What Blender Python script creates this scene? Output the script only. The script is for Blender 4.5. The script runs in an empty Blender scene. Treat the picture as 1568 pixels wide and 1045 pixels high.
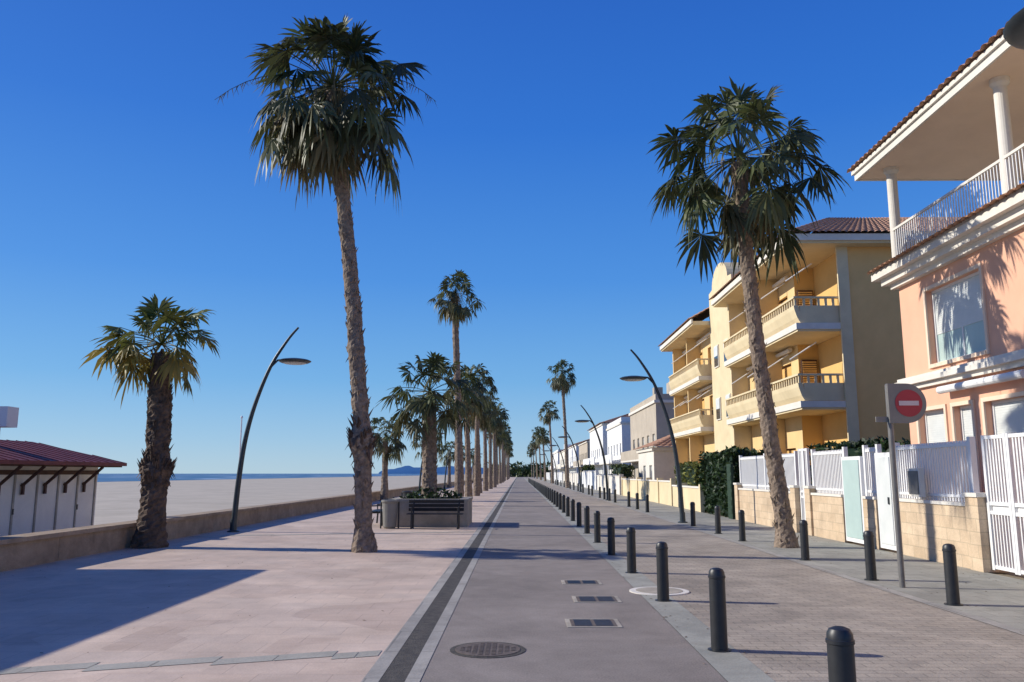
import bpy, math, random
from mathutils import Vector, Matrix, noise
R=random.Random(7)
sc=bpy.context.scene
sc.view_settings.view_transform='Standard'
try: sc.view_settings.look='None'
except Exception: pass
sc.view_settings.exposure=0
COL=sc.collection
# ---------------------------------------------------------------- world / sun / camera
SUN_EL=math.radians(28); AZ=math.radians(9)
w=bpy.data.worlds.new("World"); sc.world=w; w.use_nodes=True
nt=w.node_tree; nt.nodes.clear()
sky=nt.nodes.new('ShaderNodeTexSky'); sky.sky_type='NISHITA'; sky.sun_disc=False
sky.sun_elevation=SUN_EL; sky.sun_rotation=math.radians(279)
sky.air_density=1.0; sky.dust_density=0.2; sky.ozone_density=3.0; sky.altitude=0
bg=nt.nodes.new('ShaderNodeBackground'); bg.inputs['Strength'].default_value=0.12
out=nt.nodes.new('ShaderNodeOutputWorld')
tc=nt.nodes.new('ShaderNodeTexCoord'); sp=nt.nodes.new('ShaderNodeSeparateXYZ'); rp=nt.nodes.new('ShaderNodeValToRGB')
nt.links.new(tc.outputs['Generated'],sp.inputs[0]); nt.links.new(sp.outputs[2],rp.inputs[0])
els=[(0,(.40,.60,.76)),(.04,(.29,.53,.79)),(.11,(.15,.42,.80)),(.23,(.06,.28,.78)),(.40,(.018,.17,.68)),(.60,(.010,.105,.54)),(1,(.010,.085,.46))]
cr=rp.color_ramp
cr.elements[0].position=0; cr.elements[0].color=(*els[0][1],1); cr.elements[1].position=1; cr.elements[1].color=(*els[-1][1],1)
for p,c in els[1:-1]:
    q=cr.elements.new(p); q.color=(*c,1)
sv=nt.nodes.new('ShaderNodeVectorMath'); sv.operation='SCALE'; sv.inputs['Scale'].default_value=1/0.12
mx=nt.nodes.new('ShaderNodeMix'); mx.data_type='RGBA'; mx.inputs['Factor'].default_value=.15
nt.links.new(rp.outputs[0],sv.inputs[0]); nt.links.new(sv.outputs[0],mx.inputs['A']); nt.links.new(sky.outputs[0],mx.inputs['B'])
nt.links.new(mx.outputs['Result'],bg.inputs['Color']); nt.links.new(bg.outputs[0],out.inputs['Surface'])
sd=Vector((-math.cos(SUN_EL)*math.cos(AZ),math.cos(SUN_EL)*math.sin(AZ),math.sin(SUN_EL)))
sl=bpy.data.lights.new("sun",'SUN'); sl.energy=5.0; sl.angle=math.radians(0.5); sl.color=(1,.95,.85)
so=bpy.data.objects.new("sun",sl); COL.objects.link(so); so.rotation_euler=(-sd).to_track_quat('-Z','Y').to_euler(); so.location=(-30,5,30)
cd=bpy.data.cameras.new("camera"); cam=bpy.data.objects.new("camera",cd); COL.objects.link(cam)
cam.location=(0,0,1.65); cam.rotation_euler=(math.radians(90+9.22),0,math.radians(0.5))
cd.sensor_width=36; cd.lens=28.7; cd.clip_end=60000; cd.clip_start=.05
sc.camera=cam
# ---------------------------------------------------------------- materials
def mat(name,c1,c2=None,scale=3.0,rough=.8,bump=.0,bscale=None,brick=None,plane='xy',metal=0,stain=0.0,stscale=.35,spec=.3,vor=None,fine=0.0):
    m=bpy.data.materials.new(name); m.use_nodes=True; t=m.node_tree; N=t.nodes; L=t.links
    b=N['Principled BSDF']; b.inputs['Roughness'].default_value=rough; b.inputs['Metallic'].default_value=metal
    b.inputs['Specular IOR Level'].default_value=spec
    tc=N.new('ShaderNodeTexCoord'); vec=tc.outputs['Object']
    if plane!='xy':
        s=N.new('ShaderNodeSeparateXYZ'); c=N.new('ShaderNodeCombineXYZ'); L.new(vec,s.inputs[0])
        a=1 if plane=='yz' else 0
        L.new(s.outputs[a],c.inputs[0]); L.new(s.outputs[2],c.inputs[1]); L.new(s.outputs[1-a],c.inputs[2]); vec=c.outputs[0]
    if c2 is None: c2=tuple(x*.82 for x in c1)
    n=N.new('ShaderNodeTexNoise'); n.inputs['Scale'].default_value=scale; n.inputs['Detail'].default_value=6; n.inputs['Roughness'].default_value=.65
    L.new(vec,n.inputs['Vector'])
    r=N.new('ShaderNodeValToRGB'); r.color_ramp.elements[0].position=.32; r.color_ramp.elements[1].position=.68
    L.new(n.outputs['Fac'],r.inputs['Fac'])
    if brick:
        bw,rh,ms,cm,c3=brick
        bt=N.new('ShaderNodeTexBrick'); L.new(vec,bt.inputs['Vector']); bt.inputs['Scale'].default_value=1
        bt.inputs['Brick Width'].default_value=bw; bt.inputs['Row Height'].default_value=rh; bt.inputs['Mortar Size'].default_value=ms
        bt.inputs['Mortar Smooth'].default_value=.3
        bt.inputs['Color1'].default_value=(*c1,1); bt.inputs['Color2'].default_value=(*c3,1); bt.inputs['Mortar'].default_value=(*cm,1)
        r.color_ramp.elements[0].color=(.78,.78,.78,1); r.color_ramp.elements[1].color=(1.0,1,1,1)
        mx=N.new('ShaderNodeMixRGB'); mx.blend_type='MULTIPLY'; mx.inputs[0].default_value=1
        L.new(bt.outputs['Color'],mx.inputs[1]); L.new(r.outputs[0],mx.inputs[2]); col=mx.outputs[0]
    else:
        r.color_ramp.elements[0].color=(*c2,1); r.color_ramp.elements[1].color=(*c1,1); col=r.outputs[0]
    def mult(col,other):
        m3=N.new('ShaderNodeMixRGB'); m3.blend_type='MULTIPLY'; m3.inputs[0].default_value=1; L.new(col,m3.inputs[1]); L.new(other,m3.inputs[2]); return m3.outputs[0]
    if vor:
        vs_,ca,cb=vor
        v=N.new('ShaderNodeTexVoronoi'); v.inputs['Scale'].default_value=vs_
        v.distance='MANHATTAN'
        L.new(vec,v.inputs['Vector']); s2=N.new('ShaderNodeSeparateColor'); L.new(v.outputs['Color'],s2.inputs[0])
        r3=N.new('ShaderNodeValToRGB'); r3.color_ramp.elements[0].color=(*ca,1); r3.color_ramp.elements[1].color=(*cb,1); L.new(s2.outputs[0],r3.inputs[0])
        col=mult(col,r3.outputs[0])
    if stain>0:
        n2=N.new('ShaderNodeTexNoise'); n2.inputs['Scale'].default_value=stscale; n2.inputs['Detail'].default_value=9; n2.inputs['Roughness'].default_value=.7; n2.inputs['Distortion'].default_value=.6
        L.new(vec,n2.inputs['Vector'])
        r2=N.new('ShaderNodeValToRGB'); r2.color_ramp.elements[0].position=.35; r2.color_ramp.elements[1].position=.62
        r2.color_ramp.elements[0].color=(1-stain,1-stain,1-stain,1); L.new(n2.outputs['Fac'],r2.inputs['Fac'])
        col=mult(col,r2.outputs[0])
    if fine>0:
        n4=N.new('ShaderNodeTexNoise'); n4.inputs['Scale'].default_value=55; n4.inputs['Detail'].default_value=3; L.new(vec,n4.inputs['Vector'])
        r4=N.new('ShaderNodeValToRGB'); r4.color_ramp.elements[0].position=.35; r4.color_ramp.elements[1].position=.65
        r4.color_ramp.elements[0].color=(1-fine,1-fine,1-fine,1); L.new(n4.outputs['Fac'],r4.inputs['Fac']); col=mult(col,r4.outputs[0])
    L.new(col,b.inputs['Base Color'])
    if bump>0:
        n3=N.new('ShaderNodeTexNoise'); n3.inputs['Scale'].default_value=bscale or scale*8; n3.inputs['Detail'].default_value=4
        L.new(vec,n3.inputs['Vector']); bp=N.new('ShaderNodeBump'); bp.inputs['Strength'].default_value=bump; bp.inputs['Distance'].default_value=.02
        L.new(n3.outputs['Fac'],bp.inputs['Height']); L.new(bp.outputs[0],b.inputs['Normal'])
    return m
def leafmat(name,dark,light,straw,trans=.25):
    m=bpy.data.materials.new(name); m.use_nodes=True; t=m.node_tree; N=t.nodes; L=t.links; N.clear()
    o=N.new('ShaderNodeOutputMaterial'); a=N.new('ShaderNodeAttribute'); a.attribute_name='Col'
    s=N.new('ShaderNodeSeparateColor'); L.new(a.outputs['Color'],s.inputs[0])
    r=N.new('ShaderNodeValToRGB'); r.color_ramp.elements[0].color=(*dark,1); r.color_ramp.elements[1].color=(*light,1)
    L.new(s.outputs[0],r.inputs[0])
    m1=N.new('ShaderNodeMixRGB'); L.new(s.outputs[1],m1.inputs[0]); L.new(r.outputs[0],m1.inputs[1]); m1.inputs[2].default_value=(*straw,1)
    d=N.new('ShaderNodeBsdfPrincipled'); d.inputs['Roughness'].default_value=.5; d.inputs['Specular IOR Level'].default_value=.3
    tr=N.new('ShaderNodeBsdfTranslucent'); mx=N.new('ShaderNodeMixShader'); mx.inputs[0].default_value=trans
    L.new(m1.outputs[0],d.inputs['Base Color']); L.new(m1.outputs[0],tr.inputs['Color'])
    L.new(d.outputs[0],mx.inputs[1]); L.new(tr.outputs[0],mx.inputs[2]); L.new(mx.outputs[0],o.inputs[0])
    return m
M={}
M['pave']=mat('promenade_paving',(.78,.60,.455),scale=1.2,rough=.75,bump=.15,bscale=25,brick=(.62,.42,.006,(.60,.46,.36),(.73,.575,.45)),stain=.18,stscale=.5,vor=(.75,(.86,.84,.84),(1,1,1)),fine=.08)
M['path']=mat('brown_asphalt',(.36,.31,.268),(.30,.257,.222),scale=2.2,rough=.9,bump=.35,bscale=120,stain=.28,stscale=.45,fine=.22)
M['road']=mat('cobbled_road',(.54,.455,.355),scale=1.5,rough=.85,bump=.3,bscale=40,brick=(.24,.12,.010,(.35,.30,.24),(.45,.385,.31)),stain=.34,stscale=.6,fine=.12)
M['side']=mat('sidewalk_tiles',(.46,.44,.37),scale=1.5,rough=.85,bump=.2,bscale=40,brick=(.4,.4,.008,(.31,.30,.25),(.40,.385,.325)),stain=.28,stscale=.7,fine=.1)
M['kerb']=mat('kerb_stone',(.50,.465,.40),scale=3,rough=.8,bump=.2,brick=(.5,1.0,.01,(.30,.28,.25),(.43,.40,.35)),plane='xy',stain=.25,stscale=.8,fine=.12)
M['kerbg']=mat('kerb_grey',(.44,.43,.365),scale=3,rough=.8,bump=.2,stain=.28,stscale=.8,fine=.12)
M['band']=mat('grey_band_tiles',(.46,.43,.36),(.40,.375,.31),scale=3,rough=.8,bump=.2,stain=.25,stscale=.8,fine=.12)
M['drain']=mat('dark_channel',(.13,.115,.095),(.06,.055,.05),scale=9,rough=.85,bump=.5,bscale=60,fine=.3)
M['sand']=mat('sand',(.56,.48,.37),(.47,.40,.30),scale=.6,rough=.95,bump=.5,bscale=3,stain=.15,stscale=.15)
M['land']=mat('land',(.30,.26,.2),(.2,.18,.13),scale=.05)
M['wall']=mat('seawall_stone',(.52,.39,.27),(.36,.27,.18),scale=3,rough=.9,bump=.5,bscale=18,stain=.3,stscale=1.2,fine=.15)
M['stone']=mat('garden_wall_stone',(.78,.60,.41),scale=2,rough=.9,bump=.4,bscale=20,brick=(.45,.22,.010,(.56,.44,.30),(.67,.50,.33)),plane='yz',stain=.14,stscale=1,fine=.1)
M['white']=mat('white_paint',(.8,.79,.77),(.74,.73,.71),scale=4,rough=.6)
M['trim']=mat('cream_trim',(.78,.73,.64),(.70,.65,.57),scale=3,rough=.7,stain=.1)
M['glass']=mat('shutter_white',(.70,.71,.68),(.60,.62,.60),scale=2,rough=.4)
M['dkglass']=mat('window_glass',(.05,.06,.07),(.03,.035,.04),scale=1,rough=.12,spec=.8)
M['pink']=mat('pink_render',(.80,.45,.30),(.75,.415,.275),scale=1.3,rough=.85,bump=.1,bscale=60,stain=.06,stscale=.6)
M['beige']=mat('beige_render',(.82,.64,.48),(.76,.59,.44),scale=1.3,rough=.85)
M['yellow']=mat('yellow_render',(.78,.56,.28),(.70,.50,.24),scale=.8,rough=.85,bump=.1,bscale=60,stain=.10,stscale=.5)
M['yellow_shade']=mat('yellow_render_shaded',(.88,.55,.22),(.80,.49,.19),scale=.8,rough=.85,bump=.1,bscale=60,stain=.10,stscale=.5)  # copy of the yellow render, tone of the shaded end wall put into its colour
M['yellow2']=mat('ochre_render',(.72,.46,.17),(.64,.40,.14),scale=.8,rough=.85)
M['ylight']=mat('pale_yellow_render',(.76,.63,.40),(.70,.57,.35),scale=.8,rough=.85,stain=.14,stscale=.6)
M['tile']=mat('terracotta_tiles',(.52,.30,.19),(.30,.165,.105),scale=5,rough=.85,bump=.4,bscale=20)
M['red']=mat('dark_red_roof',(.24,.055,.05),(.17,.037,.035),scale=3,rough=.6,stain=.2,stscale=1)
M['kiosk']=mat('kiosk_panel',(.82,.78,.70),(.75,.71,.64),scale=1.2,rough=.6,stain=.1,stscale=1)
M['wood']=mat('dark_wood',(.12,.06,.04),(.07,.035,.025),scale=6,rough=.7)
M['black']=mat('black_metal',(.026,.028,.031),(.016,.017,.019),scale=10,rough=.45,spec=.5)
M['lamp']=mat('lamp_grey_metal',(.06,.075,.085),(.045,.055,.06),scale=8,rough=.4,metal=.4)
M['lens']=mat('lamp_lens',(.5,.5,.48),(.45,.45,.43),scale=4,rough=.3)
M['conc']=mat('concrete',(.50,.44,.36),(.38,.34,.27),scale=3,rough=.9,bump=.4,bscale=25,stain=.2,stscale=1.5,fine=.12)
M['iron']=mat('cast_iron',(.18,.14,.11),(.11,.088,.07),scale=14,rough=.7,bump=.5,bscale=60)
M['soil']=mat('soil',(.08,.055,.035),(.05,.035,.02),scale=5,rough=1)
M['trunk']=mat('palm_bark',(.33,.25,.185),(.12,.09,.068),scale=9,rough=.95,bump=.9,bscale=22)
M['trunkd']=mat('palm_bark_dark',(.17,.115,.08),(.06,.042,.032),scale=6,rough=.95,bump=.9,bscale=20)
M['sred']=mat('sign_red',(.42,.05,.06),(.36,.04,.05),scale=6,rough=.5)
M['swhite']=mat('sign_white',(.62,.52,.52),(.55,.46,.46),scale=6,rough=.5)
M['sgrey']=mat('sign_grey',(.24,.23,.20),(.20,.19,.17),scale=5,rough=.5)
M['galv']=mat('galvanised_post',(.2,.19,.18),(.15,.145,.14),scale=8,rough=.5,metal=.3)
M['dgreen']=mat('green_door',(.03,.055,.03),(.02,.04,.02),scale=4,rough=.6)
M['tglass']=mat('frosted_panel',(.46,.58,.54),(.40,.51,.48),scale=2,rough=.3)
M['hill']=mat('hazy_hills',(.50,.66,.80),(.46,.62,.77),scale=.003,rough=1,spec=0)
M['grey']=mat('grey_render',(.52,.45,.36),(.44,.38,.30),scale=1,rough=.9,stain=.15)
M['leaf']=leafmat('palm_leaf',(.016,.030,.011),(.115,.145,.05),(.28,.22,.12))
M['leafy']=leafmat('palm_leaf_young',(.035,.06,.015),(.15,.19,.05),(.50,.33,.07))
M['hedge']=leafmat('hedge_leaf',(.010,.024,.008),(.055,.095,.025),(.28,.28,.06),.12)
m=bpy.data.materials.new('sea_water'); m.use_nodes=True; t=m.node_tree; b=t.nodes['Principled BSDF']
b.inputs['Roughness'].default_value=.35
tc=t.nodes.new('ShaderNodeTexCoord'); mp=t.nodes.new('ShaderNodeMapping'); mp.inputs['Scale'].default_value=(.12,.02,1)
n=t.nodes.new('ShaderNodeTexNoise'); n.inputs['Scale'].default_value=1; n.inputs['Detail'].default_value=6
bp=t.nodes.new('ShaderNodeBump'); bp.inputs['Strength'].default_value=1; bp.inputs['Distance'].default_value=1
rr=t.nodes.new('ShaderNodeValToRGB'); rr.color_ramp.elements[0].position=.54; rr.color_ramp.elements[1].position=.66
rr.color_ramp.elements[0].color=(.035,.085,.15,1); rr.color_ramp.elements[1].color=(.45,.5,.55,1)
t.links.new(tc.outputs['Object'],mp.inputs[0]); t.links.new(mp.outputs[0],n.inputs['Vector']); t.links.new(n.outputs['Fac'],bp.inputs['Height']); t.links.new(bp.outputs[0],b.inputs['Normal'])
t.links.new(n.outputs['Fac'],rr.inputs[0]); t.links.new(rr.outputs[0],b.inputs['Base Color'])
M['sea']=m
# ---------------------------------------------------------------- mesh builder
class MB:
    def __init__(s): s.v=[]; s.f=[]; s.mi=[]; s.mats=[]; s.c=[]; s.usec=False; s.col=(0.5,0,0,1)
    def m(s,k):
        if k not in s.mats: s.mats.append(k)
        return s.mats.index(k)
    def add(s,vs,fs,k,cols=None):
        o=len(s.v); s.v+= [tuple(x) for x in vs]; i=s.m(k)
        for f in fs: s.f.append(tuple(o+a for a in f)); s.mi.append(i)
        if cols: s.c+=cols; s.usec=True
        else: s.c+=[s.col]*len(vs)
    def box(s,x0,x1,y0,y1,z0,z1,k):
        vs=[(x,y,z) for z in(z0,z1) for y in(y0,y1) for x in(x0,x1)]
        s.add(vs,[(0,2,3,1),(4,5,7,6),(0,1,5,4),(2,6,7,3),(0,4,6,2),(1,3,7,5)],k)
    def obox(s,c,ax,ay,az,k):
        c=Vector(c); vs=[c+ax*i+ay*j+az*l for l in(-1,1) for j in(-1,1) for i in(-1,1)]
        s.add(vs,[(0,2,3,1),(4,5,7,6),(0,1,5,4),(2,6,7,3),(0,4,6,2),(1,3,7,5)],k)
    def bar(s,a,b,r,k,r2=None):
        s.tube([a,b],[r,r2 or r],k,8)
    def tube(s,pts,rad,k,n=12,cap=True,cols=None):
        vs=[];fs=[]; P=[Vector(p) for p in pts]
        for i,p in enumerate(P):
            d=(P[min(i+1,len(P)-1)]-P[max(i-1,0)]).normalized()
            a=d.cross(Vector((0,1,0)) if abs(d.y)<.9 else Vector((1,0,0))).normalized(); b2=d.cross(a)
            for j in range(n):
                t=2*math.pi*j/n; vs.append(p+(a*math.cos(t)+b2*math.sin(t))*rad[i])
        for i in range(len(P)-1):
            for j in range(n): fs.append((i*n+j,i*n+(j+1)%n,(i+1)*n+(j+1)%n,(i+1)*n+j))
        if cap: fs.append(tuple(range(n))[::-1]); fs.append(tuple((len(P)-1)*n+j for j in range(n)))
        s.add(vs,fs,k,[cols]*len(vs) if cols else None)
    def lathe(s,c,prof,k,n=20):
        vs=[];fs=[]
        for r,z in prof:
            for j in range(n):
                t=2*math.pi*j/n; vs.append((c[0]+r*math.cos(t),c[1]+r*math.sin(t),c[2]+z))
        for i in range(len(prof)-1):
            for j in range(n): fs.append((i*n+j,i*n+(j+1)%n,(i+1)*n+(j+1)%n,(i+1)*n+j))
        fs.append(tuple(range(n))[::-1]); fs.append(tuple((len(prof)-1)*n+j for j in range(n)))
        s.add(vs,fs,k)
    def poly(s,pts,k): s.add(pts,[tuple(range(len(pts)))],k)
    def mesh(s,name,smooth=False):
        me=bpy.data.meshes.new(name); me.from_pydata(s.v,[],s.f)
        for k in s.mats: me.materials.append(M[k])
        me.polygons.foreach_set('material_index',s.mi)
        if smooth: me.polygons.foreach_set('use_smooth',[True]*len(s.f))
        if s.usec:
            a=me.color_attributes.new('Col','FLOAT_COLOR','POINT'); a.data.foreach_set('color',[q for c in s.c for q in c])
        me.update(); return me
    def obj(s,name,loc=(0,0,0),parent=None,smooth=False):
        o=bpy.data.objects.new(name,s.mesh(name,smooth)); COL.objects.link(o); o.location=loc
        if parent: o.parent=parent
        return o
def empty(name,loc=(0,0,0)):
    e=bpy.data.objects.new(name,None); COL.objects.link(e); e.location=loc; e.empty_display_size=.2; return e
def inst(name,me,loc=(0,0,0),parent=None,rz=0,sc_=1):
    o=bpy.data.objects.new(name,me); COL.objects.link(o); o.location=loc; o.rotation_euler=(0,0,rz); o.scale=(sc_,sc_,sc_) if not isinstance(sc_,tuple) else sc_
    if parent: o.parent=parent
    return o
def sheet(name,x0,x1,y0,y1,z,k):
    b=MB(); b.poly([(x0,y0,z),(x1,y0,z),(x1,y1,z),(x0,y1,z)],k); return b.obj(name)
# ---------------------------------------------------------------- ground
sheet('land_ground',-9.0,9000,-60,14000,-.02,'land')
sheet('beach_sand',-112,-9.0,-60,14000,-.5,'sand')
sheet('sea',-22000,-108,-3000,20000,-.48,'sea')
sheet('promenade_pavement',-8.95,-1.27,-20,700,0,'pave')
sheet('bike_path',-.80,1.67,-20,700,0,'path')
sheet('road',2.05,5.2,-20,700,0,'road')
sheet('sidewalk',5.36,7.9,-20,700,0,'side')
b=MB(); b.poly([(-1.27,-20,.004),(-1.13,-20,.004),(-1.13,700,.004),(-1.27,700,.004)],'kerb'); b.poly([(-.92,-20,.004),(-.80,-20,.004),(-.80,700,.004),(-.92,700,.004)],'kerb'); b.obj('edging_kerb')
sheet('drainage_channel',-1.13,-.92,-20,700,.002,'drain')
sheet('kerb_strip',1.67,2.05,-20,700,.004,'kerbg')
sheet('road_kerb',5.2,5.36,-20,700,.004,'kerb')
b=MB()
for yo in (0,16,32):
    x=-8.7; y=6.0+yo
    while x<-1.4:
        x2=min(x+1.0,-1.29); y2=y+.36*(x2-x)
        n=2
        for q in range(n):
            xa=x+(x2-x)*q/n; xb=x+(x2-x)*(q+1)/n-.008; ya=y+(y2-y)*q/n; yb=y+(y2-y)*(q+1)/n
            b.poly([(xa,ya,.004),(xb,yb,.004),(xb,yb+.24,.004),(xa,ya+.24,.004)],'band')
        x=x2; y=y2-.12
b.obj('paving_band')
def drain(x,y,wd,dp):
    b=MB(); b.box(-wd/2-.05,wd/2+.05,-dp/2-.05,dp/2+.05,.0,.006,'conc')
    b.box(-wd/2,wd/2,-dp/2,dp/2,.004,.009,'iron')
    n=9
    for i in range(n):
        yy=-dp/2+.03+(dp-.06)*i/(n-1); b.box(-wd/2+.04,-.02,yy-.012,yy+.012,.008,.011,'black'); b.box(.02,wd/2-.04,yy-.012,yy+.012,.008,.011,'black')
    b.obj('storm_drain_grate',(x,y,0))
drain(.82,9.5,.5,.42); drain(1.02,11.25,.52,.45); drain(.95,12.95,.5,.4)
b=MB(); b.lathe((0,0,0),[(.36,.0),(.36,.005),(.33,.006)],'drain',32); b.lathe((0,0,.001),[(.31,.0),(.31,.009),(.30,.010)],'iron',32)
for i in range(-4,5):
    for j in range(-4,5):
        if i*i+j*j<18: b.box(i*.06-.018,i*.06+.018,j*.06-.018,j*.06+.018,.010,.015,'iron')
b.obj('manhole_cover',(-.3,8.1,0))
b=MB(); b.lathe((0,0,0),[(.42,.0),(.42,.012),(.40,.014)],'trim',32); b.lathe((0,0,.001),[(.33,.0),(.33,.017),(.32,.018)],'conc',32); b.obj('manhole_cover',(1.98,12.0,0))
b=MB(); r=random.Random(5)
for i in range(900):
    x=r.choice([r.uniform(-8.7,-7.8),r.uniform(-8.7,-1.3),r.uniform(1.6,2.1),r.uniform(5.2,7.8),r.uniform(7.2,7.85)]); y=r.uniform(6,34)
    a=r.uniform(0,3.14); s=r.uniform(.008,.028); c,d=math.cos(a)*s,math.sin(a)*s
    b.add([(x-c,y-d,.007),(x+d*.5,y-c*.5,.009),(x+c,y+d,.012),(x-d*.5,y+c*.5,.008)],[(0,1,2,3)],r.choice(['wood','soil','trunk']))
b.obj('leaf_litter')
# ---------------------------------------------------------------- bollards
b=MB(); b.lathe((0,0,0),[(.11,0),(.11,.012),(.078,.014),(.076,.66),(.082,.665),(.082,.685),(.076,.69),(.074,.72),(.06,.745),(.03,.757),(.005,.76)],'black',24)
BM=b.mesh('bollard',True)
try: BM.set_sharp_from_angle(angle=.6)
except Exception: pass
y=5.05
while y<170: inst('bollard',BM,(1.89,y,0)); y+=3.0*1.015
for y in (7.9,10.85,13.3,16.3,20.8,23.3,26.6,36,39,42,48,51,54,57,63,66,72,75,78,84,90,96,102,110,118,126): inst('bollard',BM,(5.53,y,0))
# ---------------------------------------------------------------- sea wall
b=MB(); y=-20
while y<400:
    l=4.0; b.box(-9.2,-8.82,y+.006,y+l-.006,-.5,.46,'wall'); b.box(-9.26,-8.76,y+.004,y+l-.004,.46,.54,'wall'); y+=l
b.obj('sea_wall')
# ---------------------------------------------------------------- palms
def crown_mesh(name,seed,Rr,n,blades=19,dead=14,key='leaf',straw_low=.0,elmax=88,elmin=-35,open_=1.0,stalks=(),fan=.35,skirt=None,hang=1.0):
    r=random.Random(seed); b=MB(); Z=Vector((0,0,1))
    def leaf(az,el,Lp,Lf,tone,dd,droop):
        d=Vector((math.cos(az)*math.cos(el),math.sin(az)*math.cos(el),math.sin(el)))
        pts=[]
        for q in (0,.5,1): pts.append(d*Lp*q-Z*(droop*Lp*q*q*.35))
        hub=pts[-1]; d2=(pts[2]-pts[1]).normalized(); d2=(d2-Z*.3*droop).normalized()
        s=d2.cross(Z); s=s.normalized() if s.length>.05 else Vector((math.cos(az+1.57),math.sin(az+1.57),0))
        roll=r.uniform(-.8,.8); s=(Matrix.Rotation(roll,3,d2)@s); nn=s.cross(d2).normalized()
        pc=(min(1,tone*.5+.45),dd,0,1)
        for i in range(2):
            a,c=pts[i],pts[i+1]; wv=s*.02; hv=nn*.016
            b.add([a-wv,a+wv,c+wv*.7,c-wv*.7,a+hv,c+hv],[(0,1,2,3),(0,3,5,4),(1,4,5,2)],key,[pc]*6)
        amax=math.radians(r.uniform(95,130)); st=2*amax/(blades-1)
        tgl=(r.uniform(.12,.5)+.42*droop)*hang; fo=r.uniform(.3,.7)
        for i in range(blades):
            if r.random()<.05: continue
            a=-amax+st*i+r.uniform(-.05,.05)
            dr=d2*math.cos(a)+s*math.sin(a); L=Lf*(1-.22*(abs(a)/amax)**2)*r.uniform(.75,1.12)
            fold=fo*abs(math.sin(a))*L
            tg=tgl*r.uniform(.6,1.35)*(1+.4*dd)
            wv=nn.cross(dr).normalized()
            def P(q): return hub+dr*L*q*(1-.22*q*q*tg)-nn*fold*q*.6-Z*L*tg*(q**2.1)
            w1=.5*L*math.tan(st/2)*1.08; pl=nn*w1*.5*(1 if i%2 else -1)
            p5=P(.52);p8=P(.8);p1=P(1)
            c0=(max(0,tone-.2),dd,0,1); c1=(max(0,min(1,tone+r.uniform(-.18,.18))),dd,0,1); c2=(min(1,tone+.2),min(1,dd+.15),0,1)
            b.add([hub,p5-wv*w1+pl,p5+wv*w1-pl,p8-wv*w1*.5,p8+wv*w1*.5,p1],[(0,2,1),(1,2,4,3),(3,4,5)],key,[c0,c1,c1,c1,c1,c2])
    for i in range(n):
        f=(i+.5)/n
        el=math.radians(elmax-(elmax-elmin)*f**.8+r.uniform(-9,9)); az=i*2.39996+r.uniform(-.5,.5)
        Lp=Rr*.64*r.uniform(.62,1.15)*open_; Lf=Rr*fan*r.uniform(.8,1.15)
        if f<.15: Lp*=.85
        tone=r.uniform(.0,.9)**1.4; dd=straw_low*max(0,(f-.45)/.55)*r.uniform(.4,1)+ (r.uniform(0,.15))
        leaf(az,el,Lp,Lf,tone,dd,r.uniform(.4,.9)*(.3+f))
    for i in range(dead):
        el=math.radians(r.uniform(-80,-40)); az=r.uniform(0,6.28)
        if skirt is not None and i<dead*.6: az=skirt+r.uniform(-.9,.9); el=math.radians(r.uniform(-60,-15))
        leaf(az,el,Rr*r.uniform(.3,.55),Rr*r.uniform(.28,.38),r.uniform(.1,.6),r.uniform(.15,.8),.9)
    for i in range(dead*9):
        a=r.uniform(0,6.28); rr=r.uniform(.15,.55)*Rr*.45; z=-r.uniform(.0,.35)*Rr; L=r.uniform(.2,.5)*Rr*.6
        p=Vector((rr*math.cos(a),rr*math.sin(a),z)); q=p+Vector((math.cos(a)*.12,math.sin(a)*.12,-L)); s=Vector((-math.sin(a),math.cos(a),0))*.022
        c=(r.random()*.4,r.uniform(.3,.9),0,1); b.add([p-s,p+s,q],[(0,1,2)],key,[c]*3)
    for (az,el,L) in stalks:
        d=Vector((math.cos(az)*math.cos(el),math.sin(az)*math.cos(el),math.sin(el))); pts=[]
        for i in range(9): q=i/8; pts.append(d*L*q-Z*L*.55*q**2.3)
        b.tube(pts,[.018*(1-.7*i/8) for i in range(9)],key,5,cols=(.2,.45,0,1))
        for i in range(26):
            q=r.uniform(.45,.99); j=min(7,int(q*8)); p=pts[j].lerp(pts[j+1],q*8-j)
            e_=p+Vector((r.uniform(-.12,.12),r.uniform(-.12,.12),-r.uniform(.08,.28))); s=Vector((.008,.008,0)); b.add([p-s,p+s,e_],[(0,1,2)],key,[(.2,.45,0,1)]*3)
    return b.mesh(name)
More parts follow.
